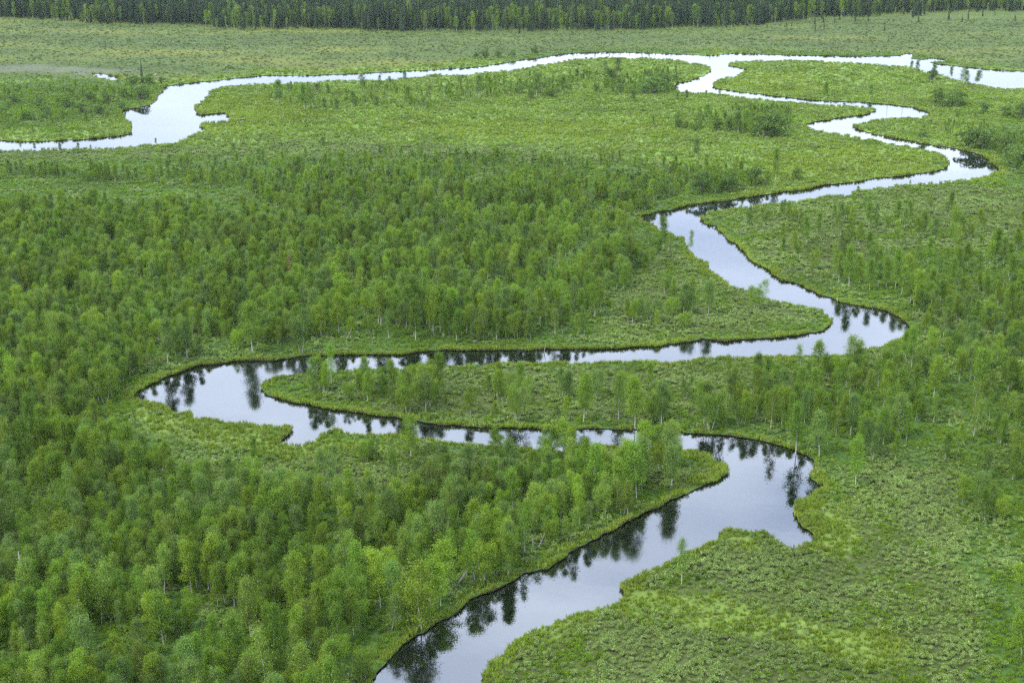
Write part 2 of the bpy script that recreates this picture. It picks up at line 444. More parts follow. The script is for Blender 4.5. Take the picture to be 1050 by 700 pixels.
# ------------------------------------------------------------------ vegetation map: zones drawn in the view, then read on the ground
SEDGE = [  # bright grass flats
    [(812, 498), (850, 505), (872, 520), (882, 560), (858, 572), (800, 566), (770, 548), (740, 548), (735, 558), (800, 575), (835, 560), (812, 530)],
    [(560, 640), (640, 604), (700, 612), (760, 622), (860, 640), (925, 655), (930, 680), (900, 690), (840, 672), (760, 655), (690, 640), (640, 630), (570, 655), (500, 690), (505, 680)],
    [(130, 405), (170, 420), (240, 432), (300, 452), (340, 448), (400, 452), (440, 462), (330, 470), (220, 462), (160, 440)],
    [(190, 100), (280, 100), (360, 118), (300, 128), (220, 140), (190, 138)],
    [(770, 165), (880, 150), (960, 165), (950, 176), (860, 185), (780, 185)],
    [(760, 72), (830, 78), (850, 92), (800, 96), (745, 88)],
    [(380, 120), (560, 125), (700, 125), (700, 140), (540, 145), (400, 135)],
]
MEADOW = [[(-700, 80), (160, 84), (250, 74), (500, 62), (740, 53), (1050, 72), (1700, 76), (1700, 130), (1050, 120), (1000, 140), (1040, 182), (900, 196), (740, 215), (770, 190), (690, 170), (520, 148), (330, 146), (180, 152), (-700, 160)]]
DARKFLOOR = [[(-700, 84), (130, 84), (165, 90), (150, 108), (120, 120), (60, 132), (-700, 128)]]
FEN = [  # dull olive fen beyond the upper reach
    [(-700, -60), (1700, -60), (1700, 72), (1050, 72), (940, 55), (740, 53), (600, 50), (500, 62), (400, 70), (250, 74), (160, 84), (100, 82), (0, 80), (-700, 80)],
]
MUD = [[(-60, 67), (60, 67), (110, 71), (140, 74), (100, 78), (60, 75), (-60, 75)]]
SCRUB = [  # open silver-leaved scrub
    [(500, 900), (505, 690), (640, 615), (740, 556), (860, 570), (870, 500), (900, 480), (985, 490), (1000, 600), (1010, 900)],
    [(170, 465), (300, 470), (430, 465), (560, 470), (640, 462), (735, 478), (680, 500), (560, 500), (420, 505), (300, 500), (190, 505)],
    [(290, 388), (420, 380), (700, 372), (900, 362), (1000, 370), (900, 392), (700, 430), (480, 430), (330, 410)],
    [(740, 215), (960, 190), (1300, 190), (1300, 240), (900, 260), (840, 290), (790, 275)],
    [(680, 250), (760, 300), (840, 325), (760, 342), (600, 352), (640, 300)],
    [(-300, 155), (180, 150), (330, 130), (700, 130), (840, 140), (900, 150), (760, 195), (640, 165), (300, 160), (-300, 172)],
    [(860, 65), (1000, 95), (1300, 98), (1300, 150), (960, 112), (850, 90)],
]
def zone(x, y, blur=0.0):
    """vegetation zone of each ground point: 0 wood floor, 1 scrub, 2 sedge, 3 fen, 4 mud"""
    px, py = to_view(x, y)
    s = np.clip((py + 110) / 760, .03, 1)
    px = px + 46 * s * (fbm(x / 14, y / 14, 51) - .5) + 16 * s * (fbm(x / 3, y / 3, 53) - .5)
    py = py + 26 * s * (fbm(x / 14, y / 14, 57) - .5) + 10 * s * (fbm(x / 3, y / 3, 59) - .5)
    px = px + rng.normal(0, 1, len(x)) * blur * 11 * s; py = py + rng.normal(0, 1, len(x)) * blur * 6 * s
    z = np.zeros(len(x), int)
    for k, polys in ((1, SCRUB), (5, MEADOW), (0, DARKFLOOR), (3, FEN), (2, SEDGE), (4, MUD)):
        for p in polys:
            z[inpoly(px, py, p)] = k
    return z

# ------------------------------------------------------------------ ground sheet with the river cut out
gy = np.concatenate([np.arange(1060, 160, -5.0), np.arange(160, 20, -2.5), np.arange(20, -90, -3.0)])
gx = np.arange(-520, 1580, 9.0)
PX, PY = np.meshgrid(gx, gy)
PX = PX + rng.uniform(-3, 3, PX.shape); PY = PY + rng.uniform(-.8, .8, PY.shape)
gp = ground_at(PX.ravel(), PY.ravel())
gp = gp[(gp[:, 1] < 6500) & (np.abs(gp[:, 0]) < 4500)]
dmin = bank_dist(gp[:, 0], gp[:, 1])
gp = gp[(dmin > np.clip(gp[:, 1] * .002, .25, 3)) & ~in_water(gp[:, 0], gp[:, 1])]
outer = np.array([(-6000, -1500), (6000, -1500), (6000, 9000), (-6000, 9000), (-1500, -200), (1500, -200), (0, -500), (-300, 40), (300, 40), (0, 40), (-5000, 5000), (5000, 5000), (0, 8000)], float)
allp = [*waters, islet]
co = np.concatenate(allp + [gp, outer])
edges = []; k = 0
for w in allp:
    n = len(w)
    edges += [(k + i, k + (i + 1) % n) for i in range(n)]
    k += n
vo, eo, fo, ov, oe, of = delaunay_2d_cdt([Vector(c) for c in co.tolist()], edges, [], 0, 1e-4)
V2 = np.array([(v[0], v[1]) for v in vo]); F = np.array(fo)
cen = V2[F].mean(1)
F = F[~in_water(cen[:, 0], cen[:, 1])]
used = np.unique(F); remap = np.full(len(V2), -1); remap[used] = np.arange(len(used))
V2 = V2[used]; F = remap[F]
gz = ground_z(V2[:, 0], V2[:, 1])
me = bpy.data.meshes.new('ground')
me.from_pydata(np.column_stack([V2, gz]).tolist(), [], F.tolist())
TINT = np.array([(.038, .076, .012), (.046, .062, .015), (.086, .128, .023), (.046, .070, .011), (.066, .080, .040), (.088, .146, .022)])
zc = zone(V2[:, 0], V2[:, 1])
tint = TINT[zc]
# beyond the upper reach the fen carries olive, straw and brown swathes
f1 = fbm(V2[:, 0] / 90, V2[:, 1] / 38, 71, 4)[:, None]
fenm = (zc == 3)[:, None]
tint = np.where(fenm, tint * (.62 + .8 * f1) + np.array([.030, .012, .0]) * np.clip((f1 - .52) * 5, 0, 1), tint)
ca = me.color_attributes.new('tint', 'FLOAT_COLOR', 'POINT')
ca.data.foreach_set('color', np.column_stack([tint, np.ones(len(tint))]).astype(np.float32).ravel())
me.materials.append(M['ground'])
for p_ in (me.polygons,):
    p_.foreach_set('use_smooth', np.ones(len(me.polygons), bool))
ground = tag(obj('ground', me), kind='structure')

# peat banks: the cut edge of the ground, undercut towards the water
mb = MB()
for w in allp:
    n = len(w)
    top = np.column_stack([w, ground_z(w[:, 0], w[:, 1])])
    tng = np.roll(w, -1, 0) - np.roll(w, 1, 0)
    nr = np.stack([-tng[:, 1], tng[:, 0]], -1); nr /= np.linalg.norm(nr, axis=1)[:, None] + 1e-9
    area = np.sum(w[:, 0] * np.roll(w[:, 1], -1) - np.roll(w[:, 0], -1) * w[:, 1])
    nr *= -np.sign(area) * (1 if w is not islet else -1)     # towards the land
    jit = (.05 + .12 * rng.random(n))[:, None]
    mid = np.column_stack([w + nr * jit, top[:, 2] * .5])
    bot = np.column_stack([w + nr * .02, np.full(n, -.5)])
    v = np.concatenate([top, mid, bot])
    i = np.arange(n); j = (i + 1) % n
    f = np.concatenate([np.stack([i, j, n + j, n + i], 1), np.stack([n + i, n + j, 2 * n + j, 2 * n + i], 1)])
    mb.add(v, f, 0)
tag(obj('river_bank', mb.mesh('river_bank', ['peat'])), kind='structure')

# water sheet: river and pools lie at one level under the ground sheet's openings
me = bpy.data.meshes.new('river_water')
me.from_pydata([(-1500, 60, 0), (1500, 60, 0), (1500, 940, 0), (-1500, 940, 0)], [], [(0, 1, 2, 3)])
me.materials.append(M['water'])
tag(obj('river_water', me), kind='structure')

# ------------------------------------------------------------------ plants: prototypes
def birch(seed, H=7.0, width=1.35, stems=1, lean=0.0, leafn=1500, leaf='birch_mid', base=0.28, bush=False):
    """returns (trunk builder, crown builder): tapered stems with limbs; leaf sprays gathered round the limbs"""
    g = np.random.default_rng(seed)
    T = MB(); C = MB(); cl = []; wgt = []
    for s in range(stems):
        az = g.uniform(0, 6.28) if stems == 1 else s * 6.28 / stems + g.uniform(-.5, .5)
        ln = lean if stems == 1 else g.uniform(.10, .24) + lean
        h = H * (1 if s == 0 else g.uniform(.72, .98))
        t_ = np.linspace(0, 1, 9)
        bend = np.cumsum(g.normal(0, .035, (9, 2)), 0) * h * .35
        px = np.cos(az) * ln * h * (t_ ** .8) + bend[:, 0] * t_ + (.12 * math.cos(az) if stems > 1 else 0)
        py = np.sin(az) * ln * h * (t_ ** .8) + bend[:, 1] * t_ + (.12 * math.sin(az) if stems > 1 else 0)
        P = np.column_stack([px, py, t_ * h * .97 - .15 * (1 - t_)])
        r0 = .068 * (H / 7) * (1 if stems == 1 else .75)
        T.tube(P, r0 * (1 - t_ * .88), 5, 0)
        nb = 15 if stems == 1 else 10
        W = width / (1 if stems == 1 else stems ** .45)
        for q in range(nb):
            u = base + (1 - base) * (q + g.uniform(0, .9)) / nb
            u = min(u, .97)
            p0 = np.array([np.interp(u, t_, P[:, k_]) for k_ in range(3)])
            prof = math.sin(math.pi * min(1, ((u - base) / (1 - base)) * .82 + .20)) ** .75
            L = W * (.35 + .75 * prof) * g.uniform(.65, 1.15)
            a2 = q * 2.4 + g.uniform(-.6, .6)
            el = g.uniform(.45, 1.0)
            d0 = np.array([math.cos(a2) * math.cos(el), math.sin(a2) * math.cos(el), math.sin(el)])
            uu = np.linspace(0, 1, 4)
            B = p0 + d0 * L * uu[:, None]
            B[:, 2] -= .30 * L * uu ** 2.2
            T.tube(B, .017 * (H / 7) * (1 - .8 * uu), 3, 1)
            m_ = 5
            for e in range(m_):
                ue = g.uniform(.35, 1.08)
                cl.append(p0 + d0 * L * ue - np.array([0, 0, .30 * L * ue ** 2.2]) + g.normal(0, .13, 3))
                wgt.append(.6 + .5 * g.random())
        for e in range(5):
            cl.append(P[-1] + g.normal(0, .16, 3) - np.array([0, 0, g.uniform(0, .5)])); wgt.append(.7)
    cl = np.array(cl); wgt = np.array(wgt); wgt /= wgt.sum()
    ci = g.choice(len(cl), leafn, p=wgt)
    sp = (.19 + .16 * g.random(len(cl)))[ci][:, None] * (H / 7) ** .5
    pos = cl[ci] + g.normal(size=(leafn, 3)) * sp * np.array([1, 1, 1.15])
    tone = g.normal(0, .16, len(cl))[ci]
    C.leaves(pos, .135 * (H / 7) ** .3, g, 0, droop=.5, aspect=.62, va=np.clip(g.uniform(0, 1, leafn) * .7 + .15 + tone, 0, 1))
    return T, C
def merged(name, T, C, mats):
    """one mesh of trunk and crown, for the far mass of trees"""
    X = MB()
    for q, off in ((T, 0), (C, 2)):
        base_n = X.n
        for v, f, mi, va in zip(q.v, q.f, q.mi, q.va):
            X.v.append(v); X.f.append(f + base_n); X.mi.append(mi + off); X.va.append(va)
            X.n += len(v)
    return X.mesh(name, mats)

birches = []   # dict(desc, H, trunk mesh, crown mesh, merged mesh)
SPEC = [  # colour, stems, lean, width, height, description
    ('birch_yellow', 1, .02, 1.15, 7.4, 'slender bright yellow-green birch', 'slim'),
    ('birch_mid', 1, .05, 1.30, 7.0, 'mid-green birch', 'oval'),
    ('birch_grey', 1, .02, 1.20, 7.2, 'grey-green birch', 'oval'),
    ('birch_yellow', 2, .02, 1.55, 6.4, 'twin-stemmed bright green birch', 'broad'),
    ('birch_mid', 3, .04, 1.70, 6.2, 'many-stemmed mid-green birch', 'broad'),
    ('birch_grey', 1, .12, 1.25, 6.6, 'leaning grey-green birch', 'leaning'),
    ('birch_mid', 1, .03, 1.00, 7.8, 'tall narrow mid-green birch', 'slim'),
    ('birch_yellow', 1, .08, 1.45, 6.6, 'round-crowned bright green birch', 'round'),
    ('birch_grey', 2, .03, 1.45, 6.8, 'twin-stemmed grey-green birch', 'broad'),
    ('birch_mid', 1, .02, .80, 6.6, 'thin sparse green birch', 'thin'),
    ('birch_olive', 1, .06, 1.05, 6.9, 'olive-green birch', 'oval'),
    ('birch_yellow', 3, .06, 1.50, 5.6, 'bushy yellow-green birch', 'broad'),
    ('birch_grey', 1, .16, 1.10, 5.9, 'strongly leaning grey-green birch', 'sparse'),
    ('birch_olive', 2, .05, 1.30, 6.6, 'twin-stemmed olive-green birch', 'broad'),
    ('birch_mid', 4, .08, 1.60, 5.0, 'low bushy mid-green birch', 'broad'),
    ('birch_olive', 1, .04, .95, 7.6, 'tall thin olive-green birch', 'sparse'),
]
stash = bpy.data.collections.new('plant_sources')     # not in the scene: only read by the stuff objects
def stash_col(name, meshes):
    c = bpy.data.collections.new(name)
    for i, m_ in enumerate(meshes):
        c.objects.link(bpy.data.objects.new('%s_%02d' % (name, i), m_))
    return c
for i, (lf, st, ln, wd, H, desc, form) in enumerate(SPEC):
    T, C = birch(100 + i, H, wd, st, ln, 2600 if form in ('thin', 'sparse') else (7000 if st > 1 else 6000), lf)
    birches.append(dict(desc=desc, H=H, leaf=lf, T=T.mesh('birch_trunk', ['bark', 'twig']), C=C.mesh('birch_crown', [lf]), X=merged('birch', T, C, ['bark', 'twig', lf])))

def spruce(seed, H=15, leaf='spruce', n=34, w=1.9, dead=False):
    g = np.random.default_rng(seed); T = MB(); C = MB()
    t_ = np.linspace(0, 1, 6)
    T.tube(np.column_stack([0 * t_, 0 * t_, t_ * H]), .16 * (H / 15) * (1 - .93 * t_), 5, 0)
    pos = []; 
    V = []; F_ = []; va = []
    k_ = 0
    for q in range(n * 5):
        u = .08 + .92 * (q / (n * 5)) ** .9
        L = w * (H / 15) * (1 - u) ** .8 * g.uniform(.55, 1.1) + .12
        a = q * 2.4 + g.uniform(-.5, .5)
        if dead and g.random() < .45: continue
        d_ = np.array([math.cos(a), math.sin(a), 0]); sd = np.array([-math.sin(a), math.cos(a), 0])
        z0 = u * H
        wv = .30 * L + .10
        V += [np.array([0, 0, z0 + .1]), d_ * L * .6 + sd * wv + [0, 0, z0 - .18 * L], d_ * L + [0, 0, z0 - .42 * L + .1], d_ * L * .6 - sd * wv + [0, 0, z0 - .18 * L]]
        F_.append((k_, k_ + 1, k_ + 2, k_ + 3)); k_ += 4; va.append(g.uniform(0, 1))
        V += [d_ * L * .3 + [0, 0, z0], d_ * L * .65 + [0, 0, z0 - .55 * L - .25], d_ * L * .95 + [0, 0, z0 - .4 * L], d_ * L * .7 + [0, 0, z0 - .12 * L]]
        F_.append((k_, k_ + 1, k_ + 2, k_ + 3)); k_ += 4; va.append(g.uniform(0, 1))
    C.add(V, F_, 0, va)
    return T, C
spruces = []
for i, (H, w) in enumerate([(15, 1.7), (17, 1.5), (13, 1.9), (18, 1.6)]):
    T, C = spruce(300 + i, H, w=w)
    spruces.append(dict(H=H, T=T.mesh('spruce_trunk', ['conifer_bark']), C=C.mesh('spruce_needles', ['spruce']), X=merged('spruce', T, C, ['conifer_bark', 'conifer_bark', 'spruce'])))
T, C = spruce(350, 6, 'rust', dead=True)
dead_spruce_T = T.mesh('dead_spruce_trunk', ['deadwood']); dead_spruce_C = C.mesh('dead_spruce_needles', ['rust'])

def bush(seed, r=.55, h=.75, n=150, leaf='willow', size=.15, stems=6, k_=7, lowest=.75):
    g = np.random.default_rng(seed); T = MB(); C = MB()
    ca_ = g.uniform(0, 6.28, k_); cr_ = r * np.sqrt(g.random(k_)) * .75
    cc = np.column_stack([np.cos(ca_) * cr_, np.sin(ca_) * cr_, h * (.75 - .35 * (cr_ / r) ** 2) * g.uniform(lowest, 1.1, k_)])
    for q in range(min(stems, k_)):
        T.tube(np.array([[0, 0, -.05], cc[q] * [.5, .5, .55], cc[q]]), [.02 * r / .5, .014 * r / .5, .006], 3, 1)
    ci = g.integers(0, k_, n)
    d_ = g.normal(size=(n, 3)); d_ /= np.linalg.norm(d_, axis=1)[:, None]
    d_[:, 2] = np.abs(d_[:, 2]) * .9 - .15
    pos = cc[ci] + d_ * (r * (.48 if k_ < 10 else .40) * g.uniform(.55, 1.05, n) ** .5)[:, None] * np.array([1, 1, .85])
    pos[:, 2] = np.maximum(pos[:, 2], .05)
    C.leaves(pos, size, g, 0, droop=-.2, aspect=.5)
    return T, C
def tuft(seed, n=26, h=.6, r=.28, w=.03):
    g = np.random.default_rng(seed); C = MB()
    a = g.uniform(0, 6.28, n); q = r * np.sqrt(g.random(n)); ln = g.uniform(.1, .55, n); hh = h * g.uniform(.6, 1.15, n)
    b0 = np.column_stack([np.cos(a) * q, np.sin(a) * q, np.zeros(n)])
    o_ = np.column_stack([np.cos(a), np.sin(a), np.zeros(n)]) * (ln * hh)[:, None]
    s_ = np.column_stack([-np.sin(a + .6), np.cos(a + .6), np.zeros(n)]) * w
    tip = b0 + o_ + np.column_stack([np.zeros(n), np.zeros(n), hh])
    mid = b0 + o_ * .35 + np.column_stack([np.zeros(n), np.zeros(n), hh * .6])
    v = np.stack([b0 - s_, b0 + s_, mid + s_, tip, mid - s_], 1).reshape(-1, 3)
    C.add(v, np.arange(n * 5).reshape(n, 5), 0, g.uniform(0, 1, n))
    return C

# ------------------------------------------------------------------ stuff: many plants read as one mass
def scatter(name, meshes, pts, idx, rotz, scl, tilt=None):
    c = stash_col(name + '_source', meshes)
    me = bpy.data.meshes.new(name)
    n = len(pts)
    me.vertices.add(n)
    me.vertices.foreach_set('co', np.asarray(pts, np.float32).ravel())
    a = me.attributes.new('which', 'INT', 'POINT'); a.data.foreach_set('value', np.asarray(idx, np.int32))
    rot = np.zeros((n, 3), np.float32); rot[:, 2] = rotz
    if tilt is not None: rot[:, :2] = tilt
    a = me.attributes.new('turn', 'FLOAT_VECTOR', 'POINT'); a.data.foreach_set('vector', rot.ravel())
    s3 = np.asarray(scl, np.float32)
    if s3.ndim == 1: s3 = np.repeat(s3[:, None], 3, 1)
    a = me.attributes.new('size', 'FLOAT_VECTOR', 'POINT'); a.data.foreach_set('vector', s3.astype(np.float32).ravel())
    o = obj(name, me)
    ng = bpy.data.node_groups.new(name + '_scatter', 'GeometryNodeTree')
    ng.interface.new_socket('Geometry', in_out='INPUT', socket_type='NodeSocketGeometry')
    ng.interface.new_socket('Geometry', in_out='OUTPUT', socket_type='NodeSocketGeometry')
    gi = ng.nodes.new('NodeGroupInput'); go = ng.nodes.new('NodeGroupOutput')
    ip = ng.nodes.new('GeometryNodeInstanceOnPoints')
    ci = ng.nodes.new('GeometryNodeCollectionInfo'); ci.inputs['Collection'].default_value = c
    ci.inputs['Separate Children'].default_value = True; ci.inputs['Reset Children'].default_value = True
    def att(nm, ty):
        q = ng.nodes.new('GeometryNodeInputNamedAttribute'); q.data_type = ty; q.inputs['Name'].default_value = nm
        return q.outputs['Attribute']
    er = ng.nodes.new('FunctionNodeEulerToRotation')
    L = ng.links.new
    L(gi.outputs[0], ip.inputs['Points']); L(ci.outputs[0], ip.inputs['Instance'])
    ip.inputs['Pick Instance'].default_value = True
    L(att('which', 'INT'), ip.inputs['Instance Index'])
    L(att('turn', 'FLOAT_VECTOR'), er.inputs[0]); L(er.outputs[0], ip.inputs['Rotation'])
    L(att('size', 'FLOAT_VECTOR'), ip.inputs['Scale'])
    L(ip.outputs[0], go.inputs[0])
    md = o.modifiers.new('scatter', 'NODES'); md.node_group = ng
    return o

def sample(y0, y1, dens, margin=1.25):
    """random points, even over the ground, between two distances, inside a widened wedge of the valley"""
    hw = lambda y: y * .385 * margin + 12
    n = int((hw(y0) + hw(y1)) * (y1 - y0) * dens)
    y = np.sqrt(rng.uniform(y0 * y0, y1 * y1, n))
    x = rng.uniform(-1, 1, n) * hw(y)
    return x, y

# --- trees of the wood: density map (trees per square metre)
WOODS = [
    (.130, [(-600, 215), (60, 215), (200, 222), (300, 235), (345, 260), (360, 352), (250, 362), (165, 374), (128, 396), (110, 425), (150, 470), (180, 505), (230, 560), (300, 640), (320, 1100), (-600, 1100)]),
    (.030, [(-600, 176), (120, 174), (260, 166), (400, 160), (520, 162), (640, 166), (690, 180), (690, 205), (600, 195), (400, 190), (250, 195), (60, 190), (-600, 190)]),
    (.085, [(-600, 186), (60, 186), (250, 190), (400, 186), (600, 190), (660, 182), (690, 185), (690, 208), (655, 220), (640, 240), (690, 262), (650, 290), (620, 320), (600, 348), (360, 354), (345, 260), (250, 195), (60, 176), (-600, 180)]),
    (.050, [(690, 178), (740, 178), (760, 196), (690, 210)]),
    (.125, [(150, 500), (240, 496), (330, 500), (400, 508), (470, 498), (560, 488), (620, 492), (640, 520), (613, 556), (576, 576), (535, 594), (489, 614), (457, 637), (430, 652), (396, 681), (375, 740), (350, 1100), (250, 1100)]),
    (.085, [(540, 478), (640, 468), (706, 474), (704, 500), (652, 530), (613, 553), (600, 500)]),
    (.018, [(170, 470), (560, 470), (560, 500), (170, 505)]),
    (.060, [(300, 398), (400, 392), (480, 396), (500, 428), (430, 424), (330, 412)]),
    (.030, [(500, 396), (700, 396), (720, 438), (500, 434)]),
    (.060, [(716, 400), (800, 392), (860, 396), (850, 470), (820, 458), (770, 445), (716, 440)]),
    (.060, [(850, 390), (930, 372), (1000, 385), (1400, 380), (1400, 470), (1050, 490), (960, 478), (880, 482), (850, 470)]),
    (.050, [(935, 320), (1400, 270), (1400, 390), (1000, 385), (950, 365)]),
    (.045, [(850, 245), (960, 245), (1400, 215), (1400, 280), (940, 320), (900, 305), (850, 290)]),
    (.038, [(950, 480), (1400, 470), (1400, 1100), (1060, 1100), (1030, 620), (1000, 540)]),
    (.014, [(740, 220), (1400, 200), (1400, 260), (830, 290)]),
    (.022, [(-600, 90), (130, 94), (160, 96), (120, 122), (60, 134), (-600, 132)]),
    (.055, [(1000, 140), (1400, 120), (1400, 178), (1035, 178), (1020, 165)]),
    (.020, [(960, 118), (1020, 125), (1020, 150), (970, 148)]),
    (.030, [(640, 330), (690, 290), (725, 305), (730, 330), (690, 345)]),
    (.060, [(605, 86), (640, 80), (690, 76), (698, 95), (620, 101)]),
    (.050, [(690, 120), (760, 114), (806, 112), (816, 138), (700, 139)]),
    (.060, [(690, 176), (760, 174), (792, 190), (690, 207)]),
    (.022, [(440, 86), (620, 78), (620, 99), (450, 104)]),
    (.020, [(270, 92), (350, 90), (440, 96), (430, 112), (290, 112)]),
]
def tree_density(x, y):
    px, py = to_view(x, y)
    s = np.clip((py + 110) / 760, .05, 1)
    px = px + 40 * s * (fbm(x / 11, y / 11, 81) - .5); py = py + 24 * s * (fbm(x / 11, y / 11, 83) - .5)
    d_ = np.zeros(len(x))
    for v_, p in WOODS:
        d_[inpoly(px, py, p)] = v_
    cl = fbm(x / 8, y / 8, 87)
    return d_ * 1.55 * np.clip((cl - .22) * 3.2, .2, 1.5)
cell = 1.75
X, Y = np.meshgrid(np.arange(-360, 360, cell), np.arange(100, 760, cell))
X = X.ravel() + rng.uniform(-.48, .48, X.size) * cell; Y = Y.ravel() + rng.uniform(-.48, .48, Y.size) * cell
k = np.abs(X) < Y * .385 * 1.3 + 12
X, Y = X[k], Y[k]
k = rng.random(len(X)) < tree_density(X, Y) * cell * cell
X, Y = X[k], Y[k]
k = ~in_water(X, Y); X, Y = X[k], Y[k]
bd = bank_dist(X, Y)
k = bd > .5 + 1.3 * rng.random(len(X)) ** 1.5 + np.where(to_view(X, Y)[1] < 450, .8, 0); X, Y, bd = X[k], Y[k], bd[k]

# ------------------------------------------------------------------ single things placed by hand
HAND = []     # keeps other trees off them
ONES = 'zero one two three four five six seven eight nine ten eleven twelve thirteen fourteen fifteen sixteen seventeen eighteen nineteen'.split()
TENS = 'x x twenty thirty forty fifty sixty seventy eighty ninety'.split()
def say(v):
    v = int(round(v))
    return ONES[v] if v < 20 else TENS[v // 10] + ('-' + ONES[v % 10] if v % 10 else '') if v < 100 else 'hundred'
def place(px, py):
    return '%s percent across and %s percent down' % (say(max(0, px / 10.5)), say(max(0, py / 7)))
def put(px, py):
    g = ground_at(px, py, .34)
    x, y = float(g[0]), float(g[1])
    HAND.append((x, y))
    return x, y, float(ground_z(np.array([x]), np.array([y]))[0]) - .04
def tree_thing(name, kind, px, base, top, rotz, label, cat, group=None, wide=1.0):
    x, y, z = put(px, base)
    H = tall(px, base, top)
    s = H / kind['H']
    o = bpy.data.objects.new(name, None); COL.objects.link(o)
    o.empty_display_size = .5
    o.location = (x, y, z); o.rotation_euler = (0, 0, rotz); o.scale = (s * wide, s * wide, s)
    obj('trunk', kind['T'], o); obj('crown', kind['C'], o)
    return tag(o, label, cat, group)
B = birches
# birches one can pick out along the river
NAMED = [
    (7, 452, 606, 553, 1.1, 'bright green round-crowned birch standing behind the bank-side clump, lower centre', 1.25),
    (3, 432, 644, 580, 2.0, 'bright green birch with splayed white stems above the dark lower left bank', 1.35),
    (9, 699, 598, 552, 0.3, 'thin lone birch on the near scrub bank with its top against the water', .9),
    (8, 689, 499, 443, 1.2, 'feathery birch near the tip of the lower peninsula, crown crossing the water', 1.0),
    (2, 558, 462, 438, .5, 'slim birch on the near bank crossing the middle channel, above the lower meadow', .9),
    (9, 571, 466, 436, 2.5, 'thin birch just right of the slim one crossing the middle channel', 1.0),
    (9, 340, 392, 352, .7, 'thin birch crossing the water at the left end of the long peninsula', 1.0),
    (2, 322, 402, 366, 1.7, 'grey-green birch with a pale bare stem at the long peninsula left end', .9),
    (5, 436, 422, 380, 1.25, 'birch with a pale trunk leaning right on the long peninsula', 1.1),
    (4, 418, 424, 386, 1.9, 'many-stemmed birch left of the right-leaning trunk on the long peninsula', 1.0),
    (4, 530, 432, 388, .2, 'birch with several white stem bases, left of centre on the long peninsula', 1.0),
    (0, 651, 438, 386, 2.2, 'tall pale-stemmed birch at the water edge, middle of the long peninsula', 1.1),
    (2, 678, 436, 392, .9, 'grey-green birch right of the tall one at the water edge', 1.0),
    (7, 598, 432, 384, 2.9, 'loose green birch in the middle of the long peninsula', 1.0),
    (4, 728, 440, 392, 2.0, 'birch with a cluster of white stems at the right end of the middle channel', 1.0),
    (6, 816, 464, 412, 1.0, 'tall birch on the outer bank of the lower bend', 1.0),
    (2, 840, 468, 420, 3.0, 'grey-green birch at the point of the lower bend bank', 1.1),
    (1, 877, 498, 448, 1.5, 'single birch standing right of the small inlet at the lower bend', .9),
    (2, 172, 374, 326, .4, 'pale-stemmed birch at the wood edge above the left pool', 1.0),
    (5, 192, 368, 325, 1.0, 'birch with leaning white stem above the left pool', 1.0),
    (6, 259, 362, 308, 2.3, 'tall straight birch at the wood edge over the left pool', 1.1),
    (8, 309, 362, 318, .8, 'twin-stemmed birch on the bank where the left pool narrows', 1.0),
    (6, 795, 186, 152, .2, 'dark slender birch standing alone above the upper middle bend', .8),
    (4, 776, 318, 288, .4, 'low spreading birch on the pointed middle peninsula', 1.2),
    (9, 709, 322, 284, 1.4, 'thin birch left of the low spreading one on the middle peninsula', 1.0),
    (9, 708, 258, 236, 2.9, 'little thin birch leaning over the left bank below the upper bend', 1.0),
]
for q, px, base, top, rz, lab, wd in NAMED:
    tree_thing('birch_tree', B[q], px, base, top, rz, lab, 'birch', 'birches standing along the river', wd)

# slender young trees on the upper meadows
SAPS = [(285, 107, 82), (312, 112, 86), (322, 111, 88), (333, 114, 100), (346, 115, 101), (361, 110, 93), (325, 95, 86), (336, 97, 86), (373, 96, 75), (389, 86, 77), (400, 87, 78), (415, 84, 72),
        (387, 112, 98), (418, 108, 88), (437, 105, 86), (438, 114, 103), (458, 101, 86), (462, 104, 88), (491, 100, 76), (502, 98, 78), (522, 97, 82), (534, 96, 80), (550, 99, 75), (577, 96, 78), (591, 82, 70), (602, 80, 72),
        (624, 80, 62), (634, 79, 59), (650, 105, 92), (694, 104, 95), (704, 103, 92), (724, 101, 92), (738, 99, 90), (724, 126, 106), (757, 137, 114), (765, 135, 112), (807, 132, 108), (846, 102, 84),
        (865, 100, 90), (892, 101, 86), (934, 71, 62), (941, 73, 62), (957, 82, 66), (975, 80, 68), (986, 86, 70), (991, 88, 72), (1002, 88, 72), (963, 106, 90), (713, 162, 142), (670, 130, 118),
        (22, 153, 145), (36, 154, 146), (62, 155, 146), (80, 155, 146), (93, 154, 148), (160, 148, 141), (35, 137, 130), (63, 137, 128), (240, 156, 146), (331, 152, 140), (880, 198, 190), (933, 190, 184)]
for i, (px, base, top) in enumerate(SAPS):
    where = 'upper left meadow' if px < 420 else 'upper middle meadow' if px < 720 else 'upper right meadow'
    if base < 90 and px > 900: where = 'far right water edge'
    if px < 170: where = 'left reach of the river'
    tree_thing('young_birch', B[(2, 6, 12, 2, 5, 1)[i % 6]], px, base, top, i * 1.3,
               'slim young tree, %s, foot %s' % (where, place(px, base)), 'young tree', 'slim young trees on the upper meadows', 1.25)

